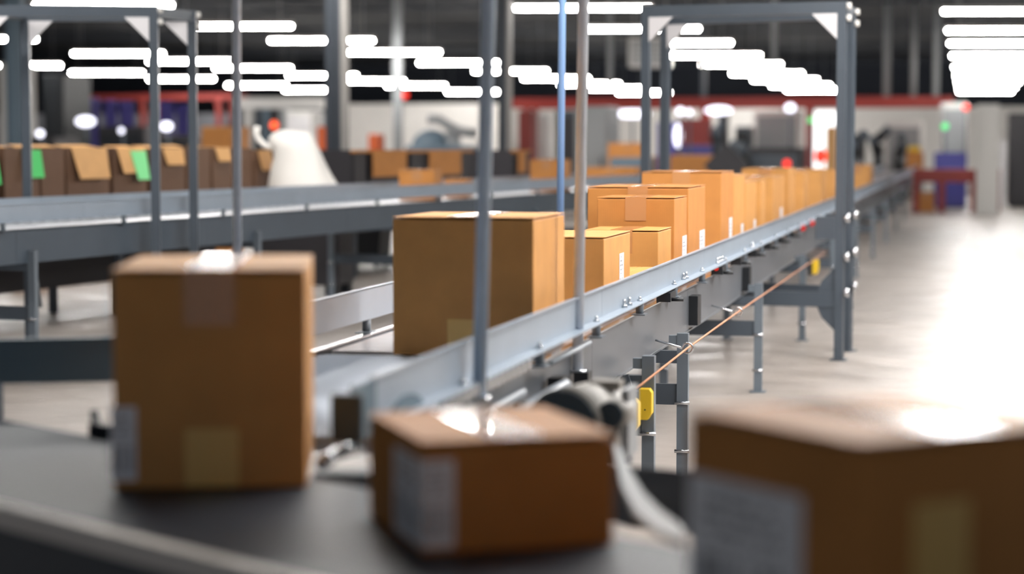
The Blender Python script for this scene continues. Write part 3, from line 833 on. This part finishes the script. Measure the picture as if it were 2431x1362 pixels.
# white draped bag
s0 = s_of(640, .3)
p0 = at_y(650, 445, on2(s_of(700, .45), -1.3).y)
wb = thing('draped_bag', 'tall white plastic-draped bag sloping down behind the left conveyor', 'plastic sheet')
yb_ = on2(s_of(720, .5), -1.4).y
prof = [(640, 455, 820, 460), (644, 420, 800, 440), (648, 390, 782, 415), (652, 365, 770, 392), (646, 345, 762, 372), (640, 330, 752, 345), (650, 316, 742, 322), (668, 308, 728, 312)]
bm_ = MB(); rings = []
for (ua, va, ub, vb) in prof:
    A = at_y(ua, va, yb_); B = at_y(ub, vb, yb_); c = (A + B) / 2; rx = (B - A).length / 2
    ring = []
    for k in range(28):
        a = 2 * PI * k / 28; rr = 1 + .04 * math.sin(7 * a + va * .05)
        ring.append(bm_.bm.verts.new((c.x + math.cos(a) * rx * rr, c.y + math.sin(a) * rx * .7 * rr, (A.z + (B.z - A.z) * (math.cos(a) + 1) / 2))))
    rings.append(ring)
zb_ = rings[0]
low = [bm_.bm.verts.new((v.co.x, v.co.y, .8)) for v in zb_]
allr = [low] + rings
for A, B in zip(allr, allr[1:]):
    for k in range(28):
        f = bm_.bm.faces.new((A[k], A[(k + 1) % 28], B[(k + 1) % 28], B[k])); f.smooth = True
bm_.bm.faces.new(rings[-1])
bm_.build('plastic_sheet', M['cloth'], wb)
bx_ = [v.co.x for v in low] if False else None
q0, q1 = at_y(640, 450, yb_), at_y(820, 450, yb_)
bc = thing('storage_crate', 'dark crate carrying the white draped bag', 'crate', ((q0.x + q1.x) / 2, yb_, 0)); w = (q1.x - q0.x) * 1.02
MB().box(-w / 2, w / 2, -w * .33, w * .33, .1, .8).bevel(.015, 1).build('crate_body', M['tote'], bc)
for sx in (-1, 1):
    for sy in (-1, 1): MB().box(sx * w * .4 - .06, sx * w * .4 + .06, sy * w * .25 - .06, sy * w * .25 + .06, 0, .1).build('foot', M['black'], bc)
pp = [at_y(u, v, yb_ - .1) for u, v in ((612, 300), (608, 315), (614, 332), (628, 345), (645, 350))]
MB().tube(pp, .03, n=10).build('sheet_roll', M['cloth'], wb)

# boxes on the second conveyor
G5 = 'cartons riding on the left conveyor'
def on_left(u0, u1, vt, label, l=.3, m='carton_dark'):
    s = s_of((u0 + u1) / 2, -.45); q = on2(s, -.42); dep = (q - EYE).dot(Fv)
    w = (u1 - u0) * dep / FPX; z = h_at((u0 + u1) / 2, vt, -.45)
    return carton(q.x, q.y - l / 2, BELT2, w, l, max(.06, z - BELT2), 0, label, G5, mt=m)
on_left(955, 1042, 402, 'small cardboard box on the left conveyor in front of the dark totes')
on_left(1062, 1116, 424, 'flat cardboard box on the left conveyor beside the small one')
on_left(1268, 1346, 378, 'cardboard box on the left conveyor seen beside the blue rod', l=.5)
b = on_left(1398, 1520, 396, 'flat pale cardboard box at the far end of the left conveyor', l=.6)

# dark bins and cartons under the second conveyor
for i, (u0, u1, v0, v1, m, lb, nm) in enumerate(((700, 762, 538, 610, 'black', 'black bin under the left conveyor, nearest the white floor glare', 'floor_bin'), (805, 905, 535, 612, 'black', 'wide black bin under the left conveyor', 'floor_bin'),
        (185, 268, 602, 660, 'carton_dark', 'cardboard box on the floor under the left conveyor', 'cardboard_box'), (95, 150, 612, 668, 'carton_dark', 'cardboard box on the floor between the left leg and the open cartons', 'cardboard_box'), (272, 330, 598, 648, 'carton_brown', 'dark brown box on the floor just left of the front gantry post', 'cardboard_box'), (20, 60, 625, 690, 'carton_dark', 'cardboard box on the floor at the left edge', 'cardboard_box'),
        (470, 545, 560, 600, 'carton_dark', 'cardboard box on the floor between gantry post and thin rod', 'cardboard_box'), (600, 650, 552, 590, 'carton_dark', 'cardboard box on the floor right of the thin rod', 'cardboard_box'))):
    g0 = at_z((u0 + u1) / 2, v1, .0 if nm != 'floor_bin' else .12); x0, x1 = px_span(u0, u1, g0.y); h = at_y(u0, v0, g0.y).z
    if nm == 'cardboard_box':
        t = carton((x0 + x1) / 2, g0.y, 0, x1 - x0, .5, h, 0, lb, 'cartons on the floor under the left conveyor', mt=m)
    else:
        t = thing(nm, lb, 'bin', ((x0 + x1) / 2, g0.y, 0), 0); w = x1 - x0
        b = MB(); A = .42 * w; b.prism([(-A, 0, .12), (A, 0, .12), (w / 2, 0, h), (-w / 2, 0, h)], (0, .5, 0)); b.build('bin_body', M[m], t)
        b = MB()
        b.box(-w / 2 - .02, w / 2 + .02, -.02, .52, h, h + .03); b.build('rim', M['dark_steel'], t)
        for sx in (-1, 1):
            for yy in (.06, .44):
                MB().cyl((sx * A * .8 - .015, yy, .05), (sx * A * .8 + .015, yy, .05), .05, n=12).build('wheel', M['black'], t)
                MB().box(sx * A * .8 - .02, sx * A * .8 + .02, yy - .02, yy + .02, .06, .125).build('caster_fork', M['dark_steel'], t)

# ------------------------------------------------------------------ far background
def cabinet(u0, u1, vt, Y, d, m, label, name='machine_cabinet', cat='machine', doorm='grey', vb=None):
    x0, x1 = px_span(u0, u1, Y); zt = at_y(u0, vt, Y).z; w = x1 - x0
    z0 = 0 if vb is None else at_y(u0, vb, Y).z
    t = thing(name, label, cat, ((x0 + x1) / 2, Y, 0), 0)
    MB().box(-w / 2, w / 2, 0, d, 0.04 + z0, zt).bevel(.02, 1).build('body', M[m], t)
    MB().box(-w / 2 + .05, w / 2 - .05, .05, d - .05, 0, .06 + z0).build('plinth', M['black'], t)
    if zt - z0 > .6 and w > .3:
        dd = MB().box(-w * .42, w * .42, -.03, -.001, z0 + .2, zt - .15).build('door', M[doorm], t)
        MB().box(w * .3, w * .34, -.07, -.03, (z0 + zt) / 2 - .1, (z0 + zt) / 2 + .1).build('handle', M['black'], dd)
    return t
def lamp(u, v, Y, r, m, label, name='signal_lamp', sx=1.0, sz=1.0, stand=True):
    p = at_y(u, v, Y)
    t = thing(name, label, 'lamp', (p.x, Y, 0))
    MB().sphere((0, 0, p.z), r, sc=(sx, .6, sz)).build('lens', M[m], t)
    if stand:
        MB().cyl((0, .1, 0), (0, .1, p.z), .025, n=8).build('pole', M['dark_steel'], t)
        MB().box(-.15, .15, -.05, .25, 0, .02).build('foot', M['dark_steel'], t)
    return t
def rack(u0, u1, vt, vb, Y, posts, m, label, d=1.2, shelves=()):
    x0, x1 = px_span(u0, u1, Y); zt = at_y(u0, vt, Y).z; zb = at_y(u0, vb, Y).z
    t = thing('steel_rack', label, 'rack', ((x0 + x1) / 2, Y, 0)); cx = (x0 + x1) / 2
    for yy in (0, d): MB().box(x0 - cx, x1 - cx, yy - .04, yy + .04, zb, zt).build('beam', M[m], t)
    for u in posts:
        x = at_y(u, 345, Y).x - cx
        for yy in (0, d):
            MB().box(x - .07, x + .07, yy - .05, yy + .05, 0, zb).build('post', M[m], t)
        b = MB(); b.bar((x, 0, zb - .1), (x, d, zb - 1.2), .05); b.bar((x, d, zb - 1.2), (x, 0, .2), .05); b.build('brace', M[m], t)
    for z in shelves:
        MB().box(x0 - cx, x1 - cx, 0, d, z, z + .05).build('shelf', M[m], t)
    return t
rack(1218, 2262, 233, 258, 57, (1252, 1668, 1918, 2243), 'red', 'long red steel rack frame crossing the far background')
rack(168, 556, 225, 236, 60, (185, 340, 520), 'dark_red', 'red steel rack frame at the far left')
# red table with arched apron
gy = at_z(2270, 505, 0).y
x0, x1 = px_span(2168, 2376, gy); zt = at_y(2270, 402, gy).z
rt = thing('work_table', 'dark red table standing on the pale floor at far right', 'table', ((x0 + x1) / 2, gy, 0)); w = x1 - x0
MB().box(-w / 2, w / 2, 0, 1.0, zt - .1, zt).build('table_top', M['dark_red'], rt)
MB().box(-w / 2, w / 2, .0, .04, zt - .28, zt - .1).build('apron', M['dark_red'], rt)
for x in (-w / 2 + .07, -w / 6, w * .2, w / 2 - .07):
    for yy in (.06, .94):
        MB().box(x - .07, x + .07, yy - .05, yy + .05, 0, zt - .1).build('leg', M['dark_red'], rt)
t = carton(at_y(2200, 345, gy + .2).x, gy + .25, 0, .36, .4, .44, 0, 'cardboard box under the dark red table', None, mt='carton_dark')
cabinet(2218, 2296, 362, gy + 3.4, 1.2, 'blue', 'blue crate behind the dark red table', 'large_crate', 'crate', 'blue')
cabinet(2232, 2296, 244, gy + 7, 1.0, 'white', 'tall white machine behind the blue crate')
cabinet(2394, 2470, 268, 51, 1.5, 'tote', 'dark cabinet at the right picture edge', doorm='tote')
cabinet(2376, 2389, 335, 50, .5, 'gusset', 'pinkish narrow locker right of the white column')
cabinet(1366, 1442, 252, 42, 1.5, 'grey', 'flat grey cabinet between the grey rod and the gantry')
cabinet(1318, 1364, 262, 50, 1.5, 'dark_steel', 'dark cabinet left of the flat grey cabinet', doorm='tote')
cabinet(1560, 1605, 290, 52, 1.2, 'blue', 'blue cabinet behind the left gantry post', doorm='violet')
cabinet(1620, 1700, 345, 50, 1.2, 'blue', 'low blue-violet machine below the white work lamp', doorm='blue')
cabinet(1610, 1682, 282, 54, .8, 'dark_red', 'brownish red machine under the red rack', doorm='dark_red')
cabinet(1760, 1905, 350, 46, 1.0, 'tote', 'low dark machinery block behind the far cartons', doorm='dark_steel')
cabinet(1788, 1900, 262, 58, 1.0, 'white', 'white machine housing under the red rack')
cabinet(1990, 2045, 385, 46, 1.0, 'dark_steel', 'low dark machine right of the gantry post', doorm='tote')
cabinet(2100, 2190, 290, 60, 1.0, 'white', 'white screen panel behind the yellow cart')
cabinet(0, 20, 150, 44, 1.5, 'white', 'pale panel at the very left edge')
cabinet(104, 152, 176, 46, 1.6, 'black', 'tall black cabinet left of the violet curtains', doorm='black')
cabinet(232, 345, 300, 44, 1.2, 'tote', 'low black machine below the violet curtains', doorm='black')
cabinet(66, 130, 325, 40, 1.2, 'tote', 'low black machine at the left behind the gantry post', doorm='black')
cabinet(380, 455, 320, 42, 1.0, 'tote', 'dark low machine between the gantry posts', doorm='black')
cabinet(478, 548, 300, 34, 1.0, 'carton_dark', 'big brown carton stack left of the thin rod', 'large_carton', 'cardboard box', 'carton_dark')
cabinet(560, 760, 232, 56, .5, 'white', 'long white overhead duct behind the draped bag', 'air_duct', 'duct', vb=262)
cabinet(680, 740, 262, 50, 1.0, 'white', 'white machine behind the draped bag', doorm='gusset')
for i, (u, w_, m, lb) in enumerate(((588, 22, 'white', 'pale'), (612, 16, 'dark_steel', 'dark'), (632, 14, 'slate', 'slate'), (650, 18, 'tote', 'black'), (668, 12, 'grey', 'grey'))):
    cabinet(u - w_ / 2, u + w_ / 2, 258, 52, .6, m, 'narrow %s locker in the strip behind the draped bag' % lb, 'narrow_locker', 'locker', m)
cabinet(752, 778, 300, 40, .8, 'orange', 'orange-brown crate left of the thick dark column', 'shipping_crate', 'crate', 'carton_dark')
cabinet(874, 900, 318, 48, .5, 'orange', 'orange stool-like frame on the pale screen', 'small_crate', 'crate', 'orange')
# violet curtains
for i, (u0, u1, vt, lb) in enumerate(((172, 205, 228, 'leftmost'), (212, 236, 232, 'second'), (250, 278, 236, 'third'), (285, 320, 238, 'fourth'), (378, 415, 240, 'between the gantry posts'), (420, 450, 245, 'narrow rearmost'))):
    x0, x1 = px_span(u0, u1, 52 + i * .3); zt = at_y(u0, vt, 52).z; b = MB(); n = 14; A = []
    for k in range(n + 1):
        f = k / n; A.append((x0 + (x1 - x0) * f, 52 + i * .3 + .05 * math.sin(k * 2.1)))
    for (xa, ya), (xc, yc) in zip(A, A[1:]): b.prism([(xa, ya, .02), (xc, yc, .02), (xc, yc, zt), (xa, ya, zt)], (0, .02, 0))
    tag(b.build('strip_curtain', M['violet']), 'violet hanging curtain in the far left bay, %s' % lb, 'curtain', 'violet curtains at far left')
# work lamps and signals
for i, (u, v, r, sx, lb) in enumerate(((1615, 264, .09, 1, 'left'), (1636, 266, .07, 1, 'second'), (1706, 262, .1, 3.2, 'wide'), (1876, 256, .1, 1.2, 'right'))):
    lamp(u, v, 48.5, r, 'lamp_white', 'bright round work lamp in the far bays, the %s one' % lb, 'work_lamp', sx)
lamp(1610, 322, 51, .13, 'lamp_white', 'tall glowing work lamp behind the left gantry post', 'work_lamp', .8, 2.2)
lamp(1500, 270, 49, .1, 'lamp_white', 'long glowing lamp strip left of the gantry', 'work_lamp', 4.5)
lamp(95, 317, 39, .07, 'lamp_white', 'round white lamp beside the rear left gantry post', 'work_lamp', 1.2)
lamp(288, 310, 43, .06, 'lamp_white', 'small round lamp over the black machine at left', 'work_lamp')
lamp(395, 300, 41, .09, 'lamp_white', 'square-looking glowing lamp between the left gantry posts', 'work_lamp', 1.5)
lamp(203, 288, 45, .12, 'lamp_white', 'wide glowing screen lamp under the violet curtains', 'work_lamp', 2.0)
lamp(1925, 285, 45, .06, 'lamp_green', 'green signal lamp left of the gantry post')
lamp(2243, 300, gy + 5.7, .08, 'lamp_green', 'green signal lamp above the blue crate')
lamp(1868, 388, 40, .07, 'lamp_red', 'small red lamp over the far cartons')
lamp(1948, 370, 43, .12, 'lamp_red', 'large red glowing lamp left of the gantry post', sx=1.0, sz=1.3)
lamp(2293, 255, gy + 5.9, .08, 'lamp_red', 'red lamp below the right-hand ceiling lights')
lamp(651, 297, 36, .08, 'lamp_orange', 'orange lamp above the draped bag')
lamp(952, 226, 58, .12, 'lamp_red', 'red glowing sign lamp over the pale screen', sx=1.8)
x0, x1 = px_span(1922, 1986, 62)
b = MB(); b.box(x0, x1, 61.9, 62, .4, 2.45); o = b.build('window_1', M['daylight']); o['kind'] = 'structure'
cabinet(2012, 2052, 330, 60, .8, 'tote', 'black equipment tower just right of the gantry post', 'equipment_tower', 'machine', 'black')
cabinet(2074, 2096, 345, 60, .8, 'black', 'short black equipment box on the pale wall before the conveyor end', 'equipment_box', 'machine', 'tote')
cabinet(1708, 1722, 268, 55, .8, 'tote', 'tall dark locker under the wide work lamp', 'tall_locker', 'locker', 'black')
cabinet(1745, 1782, 300, 57, .8, 'dark_steel', 'slate machine tower between the far work lamps', 'equipment_tower', 'machine', 'black')
cabinet(1960, 1984, 300, 56, .5, 'carton_side', 'tan board standing before the bright doorway', 'tan_board', 'board', 'carton_side')
cabinet(1230, 1262, 262, 54, .8, 'dark_red', 'dark red cabinet right of the second dark column', 'red_cabinet', 'cabinet', 'dark_red')
cabinet(1275, 1300, 270, 55, .6, 'white', 'slim white panel left of the blue rod', 'slim_panel', 'panel', 'gusset')
# yellow cart
cy = 58
x0, x1 = px_span(2150, 2194, cy); zt = at_y(2150, 347, cy).z
t = thing('hand_cart', 'small cart with yellow load near the far conveyor end', 'cart', ((x0 + x1) / 2, cy, 0)); w = x1 - x0
MB().box(-w / 2, w / 2, 0, .7, .5, .56).build('deck', M['dark_steel'], t)
MB().box(-w * .45, w * .45, .05, .6, .56, zt - .15).bevel(.03).build('load', M['carton_dark'], t)
MB().box(-w * .4, w * .3, .1, .5, zt - .15, zt).bevel(.05).build('yellow_cover', M['yellow'], t)
for sx in (-1, 1):
    for yy in (.08, .6):
        MB().cyl((sx * w * .4 - .03, yy, .1), (sx * w * .4 + .03, yy, .1), .1, n=14).build('wheel', M['black'], t); MB().bar((sx * w * .4, yy, .1), (sx * w * .4, yy, .5), .04).build('caster_fork', M['dark_steel'], t)
# dark articulated arms
def arm(Y, pts, label):
    P = [at_y(u, v, Y) for u, v in pts]
    t = thing('articulated_machine', label, 'machine', (P[0].x, Y, 0)); o = Vector((P[0].x, Y, 0))
    MB().cyl((0, 0, 0), (0, 0, max(.1, P[0].z)), .2, .14, n=16).build('pedestal', M['black'], t)
    for i, (a, b) in enumerate(zip(P, P[1:])):
        MB().cyl(a - o, b - o, .16 - i * .025, .13 - i * .025, n=12).build('arm_link', M['black'], t)
        MB().sphere(b - o, .16 - i * .03).build('joint', M['dark_steel'], t)
arm(44, ((2022, 372), (2026, 340), (2050, 322)), 'dark jointed machine arm just right of the gantry post')
arm(58, ((2085, 365), (2075, 335), (2105, 310), (2092, 330)), 'dark jointed machine arm in the middle of the pale wall')
arm(59, ((2135, 365), (2142, 345), (2140, 325)), 'small dark machine arm beside the yellow cart')
arm(49, ((1705, 330), (1703, 315), (1712, 300)), 'small dark machine arm under the wide work lamp')
arm(45, ((1770, 395), (1762, 355), (1745, 345)), 'dark machine arm behind the tall far cartons')
# grey domed machine on the pale screen
x0, x1 = px_span(962, 1120, 50)
t = thing('domed_machine', 'grey machine with domed top and raised spout before the pale screen', 'machine', ((x0 + x1) / 2, 50, 0)); w = x1 - x0
MB().box(-w / 2, w / 2, 0, 1.2, 0, 1.45).bevel(.04).build('body', M['slate'], t)
MB().sphere((-w * .2, .6, 1.4), .5, n=20, sc=(1, .8, .9)).build('dome', M['slate'], t)
b = MB(); P = [at_y(u, v, 50) - Vector(t.location) for u, v in ((1010, 282), (1035, 284), (1060, 300), (1085, 312), (1125, 318))]
b.tube([p + Vector((0, .3, 0)) for p in P], .12, n=10); b.build('spout', M['grey'], t)
MB().bar((w * .15, .6, 1.4), (w * .12, .6, P[3].z), .3).build('mast', M['grey'], t)
# brown pile and grey tote at the far end of the left conveyor
carton(at_y(1490, 345, 40).x, 40, 0, .75, .6, 1.5, .1, 'brown stacked carton behind the left conveyor end', 'far cartons by the grey cabinet', mt='carton_dark')
carton(at_y(1525, 345, 38).x, 38, 0, .4, .5, 1.25, 0, 'lower brown carton beside the far stacked one', 'far cartons by the grey cabinet')
cabinet(1448, 1540, 374, 34, .7, 'slate', 'blue-grey tote stack at the far end of the left conveyor', 'tote_stack', 'tote', 'slate')
cabinet(1590, 1690, 368, 36, 1.0, 'carton_dark', 'long brown carton bank behind the tall wide box', 'carton_bank', 'cardboard box', 'carton_dark')
# slanted chute
t = thing('slanted_chute', 'dark slanted chute rising behind the tall cartons', 'chute')
A = at_y(1698, 420, 33); B = at_y(1752, 365, 33)
b = MB(); b.bar(A, B, .5, .12, up=Vector((0, 1, 0))); b.build('trough', M['tote'], t)
for q in (A, B): MB().box(q.x - .04, q.x + .04, 32.96, 33.04, 0, q.z).build('leg', M['dark_steel'], t)
t = None

# white unit heater hanging by the left gantry post
x0, x1 = px_span(1490, 1585, 50); zt = at_y(1500, 88, 50).z; zb = at_y(1500, 160, 50).z
t = thing('unit_heater', 'white heater box hanging under the ceiling behind the left gantry post', 'heater', ((x0 + x1) / 2, 50, zb)); w = x1 - x0
MB().box(-w / 2, w / 2, 0, .7, 0, zt - zb).bevel(.03).build('casing', M['white'], t)
for k in range(5): MB().box(-w * .42, w * .42, -.03, -.005, .1 + k * .11, .16 + k * .11).build('louvre', M['grey'], t)
for sx in (-1, 1): MB().cyl((sx * w * .4, .3, zt - zb), (sx * w * .4, .3, CEIL - zb), .015, n=8).build('hanger', M['grey'], t)
